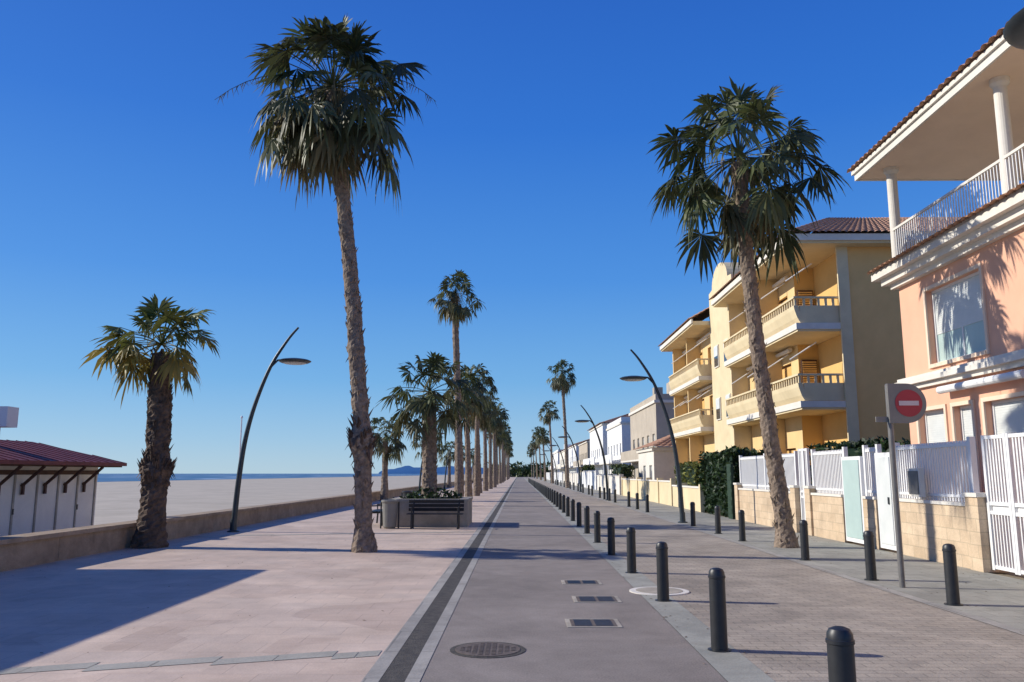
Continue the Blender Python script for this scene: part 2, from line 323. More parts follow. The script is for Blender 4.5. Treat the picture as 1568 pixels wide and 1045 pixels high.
def trunk_mesh(name,seed,path,rads,key='trunk',step=.075,clumps=(),n=16,amp=.07,boots=60,bootz=(0,1)):
    r=random.Random(seed); b=MB(); H=path[-1][2]
    def at(z,arr):
        for i in range(len(path)-1):
            if path[i][2]<=z<=path[i+1][2]+1e-6:
                t=(z-path[i][2])/(path[i+1][2]-path[i][2])
                return t,i
        return 1,len(path)-2
    def pos(z):
        t,i=at(z,path); a=[Vector(path[max(0,min(len(path)-1,j))]) for j in (i-1,i,i+1,i+2)]
        q=0.5*((2*a[1])+(a[2]-a[0])*t+(2*a[0]-5*a[1]+4*a[2]-a[3])*t*t+(3*a[1]-a[0]-3*a[2]+a[3])*t**3)
        return Vector((q.x,q.y,z))
    def rad(z): t,i=at(z,path); return rads[i]*(1-t)+rads[i+1]*t
    vs=[];fs=[];z=0;k=0
    while z<=H:
        p=pos(z); R0=rad(z)
        for (cz,cw,ca) in clumps: R0*=1+ca*math.exp(-((z-cz)/cw)**2)
        for j in range(n):
            a=2*math.pi*j/n
            nz=noise.noise(Vector((math.cos(a)*1.7,math.sin(a)*1.7,z*3.0+seed*9)))*1.6*amp+r.uniform(-.35,.35)*amp
            sw=(((k+j*1)%3)/2-.5)*amp*1.1
            rr=R0*(1+nz+sw); vs.append((p.x+rr*math.cos(a),p.y+rr*math.sin(a),z+r.uniform(-.01,.01)))
        z+=step; k+=1
    for i in range(k-1):
        for j in range(n): fs.append((i*n+j,i*n+(j+1)%n,(i+1)*n+(j+1)%n,(i+1)*n+j))
    fs.append(tuple((k-1)*n+j for j in range(n)))
    b.add(vs,fs,key)
    for i in range(boots):
        z=H*(bootz[0]+(bootz[1]-bootz[0])*r.random()); big=1
        if clumps and i<boots*.25: cz,cw,ca=clumps[0]; z=max(.1,r.gauss(cz,cw*.8)); big=1.7
        p=pos(z); R0=rad(z)
        for (cz,cw,ca) in clumps: R0*=1+ca*math.exp(-((z-cz)/cw)**2)
        a=r.uniform(0,6.28); d=Vector((math.cos(a),math.sin(a),0)); s=Vector((-d.y,d.x,0)); l=r.uniform(.05,.12)*big; up=r.choice([1,1,-1.2])
        c=p+d*R0*.9
        b.add([c-s*.05,c+s*.05,c+d*l*.7+Vector((0,0,l*up))-s*.015,c+d*l*.7+Vector((0,0,l*up))+s*.015,c-Vector((0,0,.06))+d*.02],[(0,1,3,2),(0,2,4),(1,4,3)],'trunkd' if big>1 else key)
    return b.mesh(name,False)
def palm(loc,path,rads,crown,cz=None,crz=0,csc=1,trunkargs={},seed=1):
    e=empty('palm_tree',loc)
    tm=trunk_mesh('trunk',seed,path,rads,**trunkargs); inst('trunk',tm,(0,0,0),e)
    top=path[-1]; inst('crown',crown,(top[0],top[1],top[2]+(cz or 0)),e,crz,csc); return e
cA=crown_mesh('crown_a',11,2.45,66,19,26,elmin=-42,straw_low=.15,stalks=((3.35,.35,2.8),(-.25,.3,2.7),(-.6,.1,2.0)),skirt=3.4,hang=.85)
palm((-3.33,18,0),[(0,0,0),(-.03,0,.5),(-.14,0,2.72),(-.30,0,4.3),(-.44,0,5.65),(-.80,0,8.6),(-1.04,0,10.5)],[.30,.185,.175,.175,.165,.165,.19],cA,cz=.15,trunkargs=dict(boots=320,clumps=[(2.35,.3,.5),(4.4,.1,.2),(3.2,.12,.15)]),seed=3)
cB=crown_mesh('crown_b',23,2.45,60,19,8,elmin=-42,open_=1.05,fan=.35,hang=.85)
palm((6.07,19.1,0),[(0,0,0),(-.03,0,.4),(-.23,0,2.33),(-.48,0,5.1),(-.62,0,7.3),(-.66,0,9.2)],[.28,.20,.18,.17,.17,.18],cB,cz=.12,crz=1.7,trunkargs=dict(boots=220),seed=5)
cC=crown_mesh('crown_c',31,1.5,34,17,2,key='leafy',straw_low=.9,elmin=-20,elmax=80,fan=.40,hang=.6)
e=palm((-8.35,18.9,0),[(0,0,0),(0,0,.6),(.02,0,1.9),(.0,0,3.2),(-.06,0,4.5)],[.38,.29,.25,.26,.2],cC,cz=.15,trunkargs=dict(key='trunkd',boots=420,bootz=(.3,1),amp=.12,clumps=[(1.75,.22,.4)]),seed=8)
cD=crown_mesh('crown_d',47,1.9,42,17,4,elmin=-40,straw_low=.3,hang=.8)
palm((-2.95,27.2,.6),[(0,0,0),(0,0,1.2),(-.03,0,2.4),(-.05,0,3.5)],[.27,.24,.24,.22],cD,cz=.25,trunkargs=dict(boots=60),seed=9)
cE=crown_mesh('crown_e',53,2.0,40,13,12,elmin=-48,straw_low=.3)
cF=crown_mesh('crown_f',59,2.0,36,13,6,elmin=-38,straw_low=.2)
def far(x,y,h,c,s=1,seed=1,lean=0):
    palm((x,y,0),[(0,0,0),(lean*.3,0,h*.4),(lean,0,h)],[.27,.18,.17],c,cz=.1,crz=seed*1.3,csc=s,trunkargs=dict(boots=30,step=.14,n=10),seed=seed)
far(-3.1,43,11.2,cE,.85,21,-.35)
i=0
for (y,h) in ((54,7.4),(62,8.6),(71,7.2),(80,8.2),(90,7.8),(100,9),(112,7.6),(124,9.5),(138,8.4),(152,9.4),(170,8.6),(190,9.6),(215,9),(245,9.5),(280,9)):
    far(-3.2+R.uniform(-.25,.25),y,h+R.uniform(-.3,.3),[cE,cF][i%2],R.uniform(.95,1.15),30+i,R.uniform(-.3,.3)); i+=1
for (y,h) in ((51,3.9),(75,4.4),(98,4.2),(120,4.5),(150,5)):
    far(-8.3,y,h,cF,.85,60+i,0); i+=1
for (y,h) in ((96,13.4),(139,12.2),(178,10),(215,12.2),(260,11.5),(310,11.5),(360,11)):
    far(5.6,y,h,[cE,cF][i%2],1.2,80+i,-.5); i+=1
# ---------------------------------------------------------------- lamps
b=MB(); b.lathe((0,0,0),[(.17,0),(.17,.03),(.10,.05),(.09,.35)],'lamp',16)
pp=[(0,0,0),(.06,0,1.2),(.19,0,2.5),(.43,0,3.6),(.84,0,4.75),(1.31,0,5.55),(1.63,0,5.95)]
P=[Vector(p) for p in pp]; fine=[]
for i in range(len(P)-1):
    a=[P[max(0,min(len(P)-1,j))] for j in (i-1,i,i+1,i+2)]
    for q in range(6):
        t=q/6; fine.append(0.5*((2*a[1])+(a[2]-a[0])*t+(2*a[0]-5*a[1]+4*a[2]-a[3])*t*t+(3*a[1]-a[0]-3*a[2]+a[3])*t**3))
fine.append(P[-1]); nf=len(fine)
b.tube(fine,[.085-.055*(i/(nf-1))**1.2 for i in range(nf)],'lamp',12)
b.tube([(.85,0,4.75),(1.05,0,4.96),(1.3,0,4.99)],[.03,.03,.025],'lamp',8)
b.lathe((1.56,0,4.93),[(.12,-.055),(.40,-.045),(.47,-.01),(.48,.01),(.40,.045),(.22,.075),(.05,.085)],'lamp',28)
b.lathe((1.56,0,4.868),[(.30,-.012),(.34,.008)],'lens',24)
LM=b.mesh('street_lamp',True)
try: LM.set_sharp_from_angle(angle=.7)
except Exception: pass
for y in (23.9,68,91,114,140): inst('street_lamp',LM,(-8.2,y,0))
for y in (28.4,52,75,98,121,145): inst('street_lamp',LM,(5.55,y,0),rz=math.pi)
inst('street_lamp',LM,(5.64,5.52,0),rz=math.pi)
# ---------------------------------------------------------------- kiosks
e=empty('beach_kiosk',(-15,21.5,0)); c=Vector(e.location)
def kfin(b,n): o=b.obj(n,parent=e); o.location=-c
wx=-13.1; b=MB(); b.box(-17,wx,17,25.6,-.5,1.9,'kiosk')
y=17.3
while y<25.6: b.box(wx+.001,wx+.03,y-.035,y+.035,-.5,1.75,'conc'); y+=1.02
b.box(wx+.001,wx+.035,17,25.6,1.62,1.74,'wood'); b.box(wx+.001,wx+.05,17,25.6,-.5,-.2,'conc')
for y in (18.4,21.4,24.5): b.box(wx+.031,wx+.05,y-.05,y+.0,.6,.75,'black')
kfin(b,'walls')
b=MB(); A=[(-17.7,16.4,1.98),(-12.45,16.4,1.98),(-12.45,26.1,1.98),(-17.7,26.1,1.98),(-15.05,17.6,2.62),(-15.05,25.3,2.62)]
b.add(A,[(1,2,5,4),(0,1,4),(2,3,5),(3,0,4,5)],'red'); b.box(-17.7,-12.45,16.4,26.1,1.88,1.977,'red'); b.box(-17.6,-12.55,16.5,26.0,1.84,1.879,'wood')
y=16.8
while y<26: 
    k=min(1,(y-16.4)/1.2,(26.1-y)/.8); b.bar((-12.45,y,1.985),(-12.45-2.6*k,y,1.985+.64*k),.014,'red'); y+=.45
kfin(b,'roof')
b=MB(); y=17.6
while y<25.7: b.bar((wx+.02,y,1.32),(wx+.58,y,1.84),.045,'wood'); b.box(wx+.031,wx+.09,y-.04,y+.04,1.1,1.4,'wood'); y+=1.02
kfin(b,'brackets')
b=MB(); b.box(-15.2,-13.85,22,22.5,2.9,3.45,'white'); b.bar((-14.2,22.25,2.3),(-14.2,22.25,2.9),.04,'galv'); b.bar((-14.9,22.25,2.4),(-14.9,22.25,2.9),.04,'galv'); kfin(b,'sign_box')
e=empty('beach_bar',(-13,5,0)); c=Vector(e.location)
b=MB(); b.box(-16,-10.7,-6,15,-.5,2.88,'kiosk'); y=-5.5
while y<15: b.box(-10.699,-10.67,y-.03,y+.03,-.5,2.7,'conc'); y+=1.15
for y in (0,5,10): b.box(-10.699,-10.68,y,y+2.2,.9,2.2,'wood')
kfin(b,'walls'); b=MB(); b.box(-16.5,-10.2,-6.5,15.5,2.9,3.15,'red'); kfin(b,'roof')
b=MB(); b.bar((0,0,-.5),(0,0,4.0),.045,'white',.03); b.lathe((0,0,4.0),[(.05,0),(.06,.04),(.02,.1)],'white',10); b.lathe((0,0,-.5),[(.2,0),(.2,.15),(.06,.2)],'conc',12); b.obj('beach_pole',(-11.9,35,0))
# ---------------------------------------------------------------- planter, bench, bin
b=MB()
x0,x1,y0,y1=-4.05,-1.62,26.0,28.6
for (a,bb,c_,d) in ((x0,x1,y0,y0+.25),(x0,x1,y1-.25,y1),(x0,x0+.25,y0+.252,y1-.252),(x1-.25,x1,y0+.252,y1-.252)):
    b.box(a,bb,c_,d,0,.78,'conc'); b.box(a-.02,bb+.02,c_-.02,d+.02,.78,.86,'conc')
b.box(x0+.25,x1-.25,y0+.25,y1-.25,.1,.7,'soil'); b.obj('concrete_planter')
def leafblob(b,cx,cy,cz,rx,ry,rz,n,key,size,seed,straw=0,box=False):
    r=random.Random(seed)
    for i in range(n):
        if box:
            u=[r.uniform(-1,1) for _ in range(3)]; ax=r.choice([0,1,2,0,1]); u[ax]=r.choice([-1,1])*r.uniform(.9,1.06)
            if ax==2: u[2]=abs(u[2])
        else:
            v=Vector((r.gauss(0,1),r.gauss(0,1),r.gauss(0,1))).normalized()*r.uniform(.6,1.0); u=list(v)
        p=Vector((cx+u[0]*rx,cy+u[1]*ry,cz+u[2]*rz)); q=noise.noise(p*1.3)*.22; p+=Vector((u[0],u[1],u[2]))*q
        a=Vector((r.gauss(0,1),r.gauss(0,1),r.gauss(0,1))).normalized(); c=a.cross(Vector((r.gauss(0,1),r.gauss(0,1),r.gauss(0,1)))).normalized()
        s=size*r.uniform(.6,1.3); t=max(0,min(1,.35+noise.noise(p*2.1)*.8+r.uniform(-.25,.25)))
        b.add([p-a*s,p+c*s*.45,p+a*s,p-c*s*.45],[(0,1,2,3)],key,[(t,straw*r.random(),0,1)]*4)
b=MB(); leafblob(b,-2.85,27.3,.85,1.0,1.0,.3,700,'hedge',.09,3); b.obj('planter_shrub')
def bench(x,y,rz=0):
    b=MB()
    for i in range(4): b.box(-.85,.85,-.22+i*.12,-.13+i*.12,.43,.46,'black')
    for i in range(3): b.obox((0,.27+i*.03,.56+i*.12),Vector((.85,0,0)),Vector((0,.012,.003)),Vector((0,-.01,.045)),'black')
    for sx in (-.7,.7):
        b.bar((sx,-.2,0),(sx,-.17,.42),.03,'black'); b.bar((sx,.2,0),(sx,.22,.42),.03,'black'); b.bar((sx,.22,.4),(sx,.36,.86),.025,'black'); b.bar((sx,-.2,.41),(sx,.24,.41),.025,'black')
        b.bar((sx,-.2,.62),(sx,.28,.64),.02,'black'); b.bar((sx,-.18,.42),(sx,-.2,.62),.02,'black')
    o=b.obj('park_bench',(x,y,0)); o.rotation_euler=(0,0,rz)
bench(-2.55,25.3); bench(-4.6,27.4,-math.pi/2)
b=MB(); b.lathe((0,0,0),[(.16,0),(.2,.06),(.24,.75),(.27,.8),(.27,.85),(.22,.86),(.2,.8)],'sgrey',18); b.bar((-.27,0,0),(-.27,0,.8),.025,'black'); b.bar((.27,0,0),(.27,0,.8),.025,'black'); b.obj('litter_bin',(-3.95,25.4,0),smooth=False)
b=MB(); b.lathe((0,0,0),[(.16,0),(.2,.06),(.24,.75),(.27,.8),(.27,.85),(.22,.86),(.2,.8)],'black',18); b.bar((-.27,0,0),(-.27,0,.8),.025,'black'); b.obj('litter_bin',(-5.1,38,0))
# ---------------------------------------------------------------- no-entry sign
e=empty('traffic_sign',(5.62,12.45,0))
b=MB(); b.tube([(0,0,0),(0,0,2.98)],[.042,.042],'galv',14); b.lathe((0,0,2.98),[(.045,0),(.03,.02)],'galv',12); b.obj('post',parent=e)
b=MB(); n=28; pts=[(-.03,.30),(-.03,-.30)]
for i in range(n+1):
    a=-math.pi/2+math.pi*i/n; pts.append((.24+.30*math.cos(a),.30*math.sin(a)))
vs=[(x,-.06,z+2.70) for x,z in pts]+[(x,-.045,z+2.70) for x,z in pts]; N_=len(pts)
fs=[tuple(range(N_)),tuple(range(N_,2*N_))[::-1]]+[(i,i+N_,(i+1)%N_+N_,(i+1)%N_) for i in range(N_)]
b.add(vs,fs,'sgrey'); b.obj('plate',parent=e)
b=MB(); ring=[(.27+.205*math.cos(2*math.pi*i/36),.205*math.sin(2*math.pi*i/36)) for i in range(36)]
b.poly([(x,-.066,z+2.70) for x,z in ring],'sred'); b.box(.12,.42,-.074,-.069,2.665,2.735,'swhite'); b.obj('no_entry_disc',parent=e)
b=MB(); b.box(-.22,-.045,-.02,.0,2.42,2.50,'sgrey'); b.bar((-.06,-.01,2.46),(0,-.01,2.46),.015,'galv'); b.obj('small_plate',parent=e)
# ---------------------------------------------------------------- garden wall + fence
X=7.9; WB=MB(); FB=MB()
segs=[(6,12.4),(14.7,17.6),(18.5,19.2),(20.4,22.6),(24.0,30.0)]
for a,c in segs:
    WB.box(X,X+.28,a,c,0,1.08,'stone'); WB.box(X-.03,X+.31,a,c,1.08,1.14,'trim')
    FB.box(X+.11,X+.17,a,c,1.22,1.27,'white'); FB.box(X+.11,X+.17,a,c,2.14,2.2,'white')
    y=a+.05
    while y<c: FB.box(X+.125,X+.155,y-.022,y+.022,1.145,2.24,'white'); y+=.1
    y=a
    while y<c+.01: FB.box(X+.09,X+.19,y-.05,y+.05,1.142,2.3,'white'); y+=(c-a)/max(1,round((c-a)/2.4))
for p in (12.62,14.5,22.7,23.9,30.1):
    WB.box(X-.06,X+.36,p-.2,p+.2,0,1.25,'stone'); WB.box(X-.09,X+.39,p-.23,p+.23,1.25,1.32,'trim')
WB.obj('garden_wall'); FB.obj('picket_fence')
def gate(y0,y1,h=2.35):
    b=MB(); ym=(y0+y1)/2
    for y in (y0+.04,ym-.04,ym+.04,y1-.04): b.box(X+.08,X+.15,y-.035,y+.035,.05,h,'white')
    for z in (.1,1.0,1.15,h-.04): b.box(X+.09,X+.14,y0+.076,ym-.076,z-.03,z+.03,'white'); b.box(X+.09,X+.14,ym+.076,y1-.076,z-.03,z+.03,'white')
    y=y0+.12
    while y<y1-.08:
        if abs(y-ym)>.1: b.box(X+.10,X+.13,y-.014,y+.014,.13,.97,'white'); b.box(X+.10,X+.13,y-.02,y+.02,1.18,h-.07,'white')
        y+=.085
    b.box(X+.135,X+.138,y0+.08,y1-.08,1.03,1.12,'white')
    b.obj('metal_gate')
gate(12.85,14.28,2.3); gate(22.93,23.67,2.35)
b=MB(); b.box(X+.02,X+.12,17.65,18.45,.05,2.1,'white'); b.box(X+.0,X+.018,17.72,18.38,.15,2.0,'glass'); b.box(X-.02,X-.002,17.8,17.86,1.0,1.15,'black'); b.obj('garden_door')
b=MB(); b.box(X+.02,X+.12,19.25,20.35,.05,2.05,'white'); b.box(X+.0,X+.018,19.33,20.27,.15,1.97,'tglass'); b.obj('entrance_door')
b=MB(); b.box(X-.1,X-.005,16.2,16.7,1.2,1.75,'trim'); b.box(X-.115,X-.102,16.25,16.65,1.25,1.7,'galv'); b.obj('meter_box')
# ---------------------------------------------------------------- hedges
def hedge(x0,x1,y0,y1,z0,z1,n,seed,straw=0,size=.11,name='hedge'):
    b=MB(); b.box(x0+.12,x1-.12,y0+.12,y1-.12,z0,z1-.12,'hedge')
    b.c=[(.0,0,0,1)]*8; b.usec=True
    leafblob(b,(x0+x1)/2,(y0+y1)/2,(z0+z1)/2,(x1-x0)/2,(y1-y0)/2,(z1-z0)/2,n,'hedge',size,seed,straw,True); b.obj(name)
hedge(7.95,9.2,31.2,36.0,0,2.45,4500,5)
hedge(9.6,10.6,38,43,.2,2.3,1800,6,.2,.13)
hedge(11.0,12.3,25,31.5,0,2.6,3000,8)
hedge(8.1,8.9,38.5,42.5,.5,2.1,1500,9,.9)
hedge(8.5,9.6,70,76,0,2.3,900,10,.2,.16)
hedge(8.5,9.5,104,112,0,2.6,700,12,.2,.22)
b=MB(); b.box(7.80,7.90,30.55,31.15,0,2.0,'dgreen')
for i in range(6): b.box(7.785,7.798,30.6,31.1,.2+i*.3,.38+i*.3,'dgreen')
b.obj('green_gate')
b=MB()
for (a,c,k,h) in ((36.2,42.8,'ylight',1.0),(43,64,'ylight',1.2),(65,84,'trim',1.4),(85,104,'white',1.8),(106,150,'trim',1.6),(152,260,'white',1.8)):
    b.box(7.9,8.1,a,c,0,h,k); b.box(7.86,8.14,a,c,h,h+.08,'trim')
    y=a
    while y<c: b.box(7.84,8.16,y-.15,y+.15,0,h+.2,k); y+=4.1
b.obj('boundary_wall')
# ---------------------------------------------------------------- tile slope
def slope(b,e0,e1,r0,r1,k='tile',pitch=.28,amp=.06):
    e0,e1,r0,r1=map(Vector,(e0,e1,r0,r1)); n=max(2,int((e1-e0).length/pitch)); nn=(e1-e0).cross(r0-e0)
    if nn.length<1e-6: nn=(e1-e0).cross(r1-e0)
    nn.normalize()
    if nn.z<0: nn=-nn
    S=n*6; T=10; vs=[];fs=[]; rows=[]
    for j in range(T):
        rows+= [(j/T,.03),((j+1)/T-.001,0)]
    for (t,off) in rows:
        for i in range(S+1):
            s=i/S; p=e0.lerp(e1,s).lerp(r0.lerp(r1,s),t); q=abs(math.sin(math.pi*s*n)); vs.append(p+nn*(amp*q+off))
    for j in range(len(rows)-1):
        for i in range(S): fs.append((j*(S+1)+i,j*(S+1)+i+1,(j+1)*(S+1)+i+1,(j+1)*(S+1)+i))
    b.add(vs,fs,k)
# ---------------------------------------------------------------- pink house
e=empty('pink_house',(10.2,14,0)); c0=Vector(e.location)
def fin(b,n,smooth=False): o=b.obj(n,parent=e,smooth=smooth); o.location=-c0
FX=10.2
def wall_with_openings(b,x,y0,y1,z0,z1,ops,key,th=.3):
    ys=sorted(set([y0,y1]+[q for o in ops for q in o[:2]])); zs=sorted(set([z0,z1]+[q for o in ops for q in o[2:]]))
    for i in range(len(ys)-1):
        for j in range(len(zs)-1):
            ym=(ys[i]+ys[i+1])/2; zm=(zs[j]+zs[j+1])/2
            if any(o[0]<ym<o[1] and o[2]<zm<o[3] for o in ops): continue
            a,bb,c,d=ys[i],ys[i+1],zs[j],zs[j+1]
            b.add([(x,a,c),(x,bb,c),(x,bb,d),(x,a,d)],[(0,3,2,1)],key)
    for (a,bb,c,d) in ops:
        b.add([(x,a,c),(x,bb,c),(x,bb,d),(x,a,d),(x+th,a,c),(x+th,bb,c),(x+th,bb,d),(x+th,a,d)],[(0,1,5,4),(1,2,6,5),(2,3,7,6),(3,0,4,7)],key)
def window(b,x,o,roll=.55,frame='white',fill='glass'):
    a,bb,c,d=o; x+=.14; f=.06
    b.box(x,x+.05,a,a+f,c,d,frame); b.box(x,x+.05,bb-f,bb,c,d,frame); b.box(x,x+.05,a+f,bb-f,c,c+f,frame); b.box(x,x+.05,a+f,bb-f,d-f,d,frame)
    m_=d-(d-c)*roll
    b.box(x+.03,x+.045,a+f,bb-f,m_,d-f,fill)
    z=m_
    while z<d-f: b.box(x+.024,x+.0298,a+f,bb-f,z,z+.035,fill); z+=.055
    if roll<1: b.box(x+.02,x+.06,(a+bb)/2-.025,(a+bb)/2+.025,c+f,m_,frame); b.box(x+.04,x+.05,a+f,bb-f,c+f,m_,'tglass' if roll>.4 else 'dkglass')
W=MB(); T_=MB(); WN=MB()
opsU=[(17.65,20.1,4.3,6.15),(12,14.5,4.3,6.15)]
opsL=[(19.65,20.95,.9,3.2),(18.45,19.25,.2,3.2),(16.3,17.95,.9,3.2),(12,14.5,.9,3.2)]
wall_with_openings(W,FX,5,21.5,0,7.0,opsU+opsL,'pink')
W.add([(FX,21.5,0),(22,21.5,0),(22,21.5,7),(FX,21.5,7)],[(0,1,2,3)],'pink')
W.add([(FX,5,0),(22,5,0),(22,5,7),(FX,5,7)],[(0,3,2,1)],'pink')
W.add([(22,5,0),(22,21.5,0),(22,21.5,9.8),(22,5,9.8)],[(0,1,2,3)],'pink')
W.box(13.2,21.9,5.1,18.4,7.12,9.78,'beige')
fin(W,'walls')
for i,o in enumerate(opsU+opsL): window(WN,FX,o,(.6,.6,1,1,1,1)[i])
WN.box(13.1,13.19,15,17.4,7.15,9.3,'dkglass'); WN.box(13.05,13.098,14.9,17.5,9.3,9.4,'white')
fin(WN,'windows')
for o in opsU+opsL:
    a,bb,c,d=o; q=.09
    T_.box(FX-.04,FX-.001,a-q,a,c-q,d+q,'beige'); T_.box(FX-.04,FX-.001,bb,bb+q,c-q,d+q,'beige'); T_.box(FX-.04,FX-.001,a+.001,bb-.001,d,d+q,'beige'); T_.box(FX-.07,FX-.001,a+.001,bb-.001,c-q,c,'beige')
for (z0,z1,pj) in ((3.78,3.9,.1),(3.9,4.02,.22),(4.02,4.1,.16),(6.55,6.68,.15),(6.68,6.85,.32),(6.85,7.02,.5)):
    T_.box(FX-pj,FX-.002,5-pj,21.5+pj,z0,z1,'trim'); T_.box(FX,21.9,21.502,21.5+pj,z0,z1,'trim')
T_.box(FX-.45,21.9,5,21.9,7.022,7.12,'trim')
fin(T_,'cornices')
Rf=MB(); slope(Rf,(FX-.62,21.95,7.03),(FX-.62,5,7.03),(FX-.2,21.9,7.2),(FX-.2,5,7.2),amp=.05)
RX=9.5; RZ=9.8; RY=21.95
Rf.box(RX,22.3,4.5,RY,RZ,RZ+.06,'beige'); Rf.box(RX-.06,RX-.002,4.5,RY+.06,RZ-.04,RZ+.2,'trim'); Rf.box(RX,22.3,RY+.002,RY+.06,RZ-.04,RZ+.2,'trim')
Rf.box(RX-.12,RX-.062,4.5,RY+.12,RZ+.14,RZ+.24,'trim')
slope(Rf,(RX-.2,RY+.2,RZ+.22),(RX-.2,4.4,RZ+.22),(RX+5.5,RY-5.5,RZ+2.2),(RX+5.5,8,RZ+2.2),amp=.07)
slope(Rf,(22.4,RY+.2,RZ+.22),(RX-.2,RY+.2,RZ+.22),(16,RY-5.5,RZ+2.2),(RX+5.5,RY-5.5,RZ+2.2),amp=.07)
fin(Rf,'roof')
Cc=MB()
for (x,y) in ((10.07,21.15),(10.07,16.1),(10.07,11),(14.5,21.15)): Cc.lathe((x,y,7.12),[(.2,0),(.2,.1),(.14,.14),(.13,2.5),(.19,2.58),(.19,2.68)],'trim',20)
fin(Cc,'columns',False)
Rl=MB(); rx=9.98
Rl.box(rx-.03,rx+.03,5,21.2,8.02,8.08,'trim'); Rl.box(rx-.02,rx+.02,5,21.2,7.24,7.28,'trim')
y=5
while y<21.2: Rl.box(rx-.01,rx+.01,y-.012,y+.012,7.28,8.02,'white'); y+=.11
Rl.box(rx+.03,14.4,21.22,21.26,8.02,8.08,'trim'); Rl.box(rx+.03,14.4,21.22,21.26,7.24,7.28,'trim'); x=rx+.1
while x<14.4: Rl.box(x-.012,x+.012,21.23,21.25,7.28,8.02,'white'); x+=.11
fin(Rl,'railing')
Aw=MB(); Aw.tube([(FX-.22,12,3.62),(FX-.22,15.2,3.62)],[.09,.09],'white',12); Aw.tube([(FX-.22,16.1,3.6),(FX-.22,19.4,3.6)],[.09,.09],'white',12)
for y in (12.2,15,16.3,19.2): Aw.box(FX-.2,FX-.052,y-.03,y+.03,3.57,3.65,'white')
fin(Aw,'awning_cassettes')
# ---------------------------------------------------------------- yellow apartments
e=empty('yellow_apartment_building',(14,45,0)); c0=Vector(e.location)
W=MB(); BX=11.4
WN=MB()
def body(y0,y1,near):
    yy=y0+(3.6 if near else 0)
    ops=[(yy+1.0,yy+3.0,z,z+2.15) for z in (4.56,7.76)]+[(yy+4.6,yy+6.4,z,z+2.15) for z in (4.56,7.76)]+[(yy+1,yy+3,.4,2.8),(yy+4.6,yy+6.4,.4,2.8)]
    wall_with_openings(W,12.6,yy,y1,0,11.2,ops,'yellow')
    for o in ops: window(WN,12.6,o,.35 if o[2]<5 else .8,'wood','yellow2')
body(33,45.5,True); body(51,62,False)
W.add([(12.6,36.6,0),(13.5,36.6,0),(13.5,36.6,11.2),(12.6,36.6,11.2)],[(0,1,2,3)],'yellow2')
W.add([(13.5,33,0),(13.5,36.6,0),(13.5,36.6,11.2),(13.5,33,11.2)],[(0,3,2,1)],'yellow2')
W.add([(13.5,33,0),(24,33,0),(24,33,11.2),(13.5,33,11.2)],[(0,1,2,3)],'yellow_shade')
W.add([(12.6,62,0),(24,62,0),(24,62,11.2),(12.6,62,11.2)],[(0,3,2,1)],'yellow')
W.add([(24,33,0),(24,62,0),(24,62,11.2),(24,33,11.2)],[(0,1,2,3)],'yellow')
n=16; pts=[(12.1,45.5,0),(12.1,45.5,12.9)]
for i in range(n+1):
    a=math.pi*(1-i/n); pts.append((12.1,48.25+1.9*math.cos(a)*1.0,13.0+1.2*math.sin(a)))
pts+=[(12.1,51,12.9),(12.1,51,0)]
N_=len(pts); vs=pts+[(13.2,y,z) for (x,y,z) in pts]
W.add(vs,[tuple(range(N_))[::-1]]+[tuple(range(N_,2*N_))]+[(i,(i+1)%N_,(i+1)%N_+N_,i+N_) for i in range(N_)],'ylight')
fin(W,'walls')
for z in (1.2,4.9,8.1):
    for y in (46.6,49.0):
        WN.box(12.03,12.096,y-.07,y+.97,z-.07,z+1.27,'trim'); WN.box(12.01,12.028,y,y+.9,z,z+1.2,'dkglass'); WN.box(12.0,12.009,y,y+.9,z+.6,z+1.2,'glass')
WN.box(12.7,13.4,36.5,36.59,4.56,6.7,'wood'); WN.box(12.7,13.4,36.5,36.59,7.76,9.9,'wood')
for zz in (4.56,7.76):
    for q in range(20): WN.box(12.74,13.36,36.47,36.498,zz+.1+q*.1,zz+.16+q*.1,'yellow2')
fin(WN,'windows')
Bc=MB()
def balcony(y0,y1,z,near):
    Bc.box(BX,13.49 if near else 12.59,y0,y1,z,z+.3,'ylight'); Bc.box(BX-.06,BX-.001,y0-.06,y1+.06,z+.08,z+.34,'trim')
    xe=13.49 if near else 12.59
    Bc.box(BX,xe,y0-.06,y0-.001,z+.08,z+.34,'trim'); Bc.box(BX,xe,y1+.001,y1+.06,z+.08,z+.34,'trim')
    t=z+.36
    def par(y0_,y1_):
        xo=BX+.02
        vs=[]
        for (x,zz) in ((xo+.12,t),(xo,t+.22),(xo-.1,t+.55),(xo-.12,t+.72),(xo+.06,t+.72),(xo+.2,t)):
            vs+= [(x,y0_,zz),(x,y1_,zz)]
        fs=[(2*i,2*i+1,(2*i+3)%12,(2*i+2)%12) for i in range(6)]+[(0,2,4,6,8,10),(11,9,7,5,3,1)]
        Bc.add(vs,fs,'ylight')
    par(y0+.02,y1-.02)
    Bc.box(BX+.14,xe,y0+.04,y0+.16,t,t+.72,'ylight')
    Bc.box(BX+.14,xe,y1-.16,y1-.04,t,t+.72,'ylight')
    Bc.box(BX-.1,BX+.08,y0-.02,y1+.02,t+1.02,t+1.1,'ylight'); Bc.box(BX+.081,xe,y0+.02,y0+.16,t+1.02,t+1.1,'ylight')
    y=y0+.1
    while y<y1: Bc.box(BX-.05,BX+.03,y-.045,y+.045,t+.72,t+1.02,'ylight'); y+=.3
    x=BX+.35
    while x<xe: Bc.box(x-.045,x+.045,y0+.06,y0+.13,t+.721,t+1.02,'ylight'); x+=.3
for z in (.9,4.2,7.4): balcony(33,44.8,z,True)
for z in (4.2,7.4): balcony(51.4,61.5,z,False)
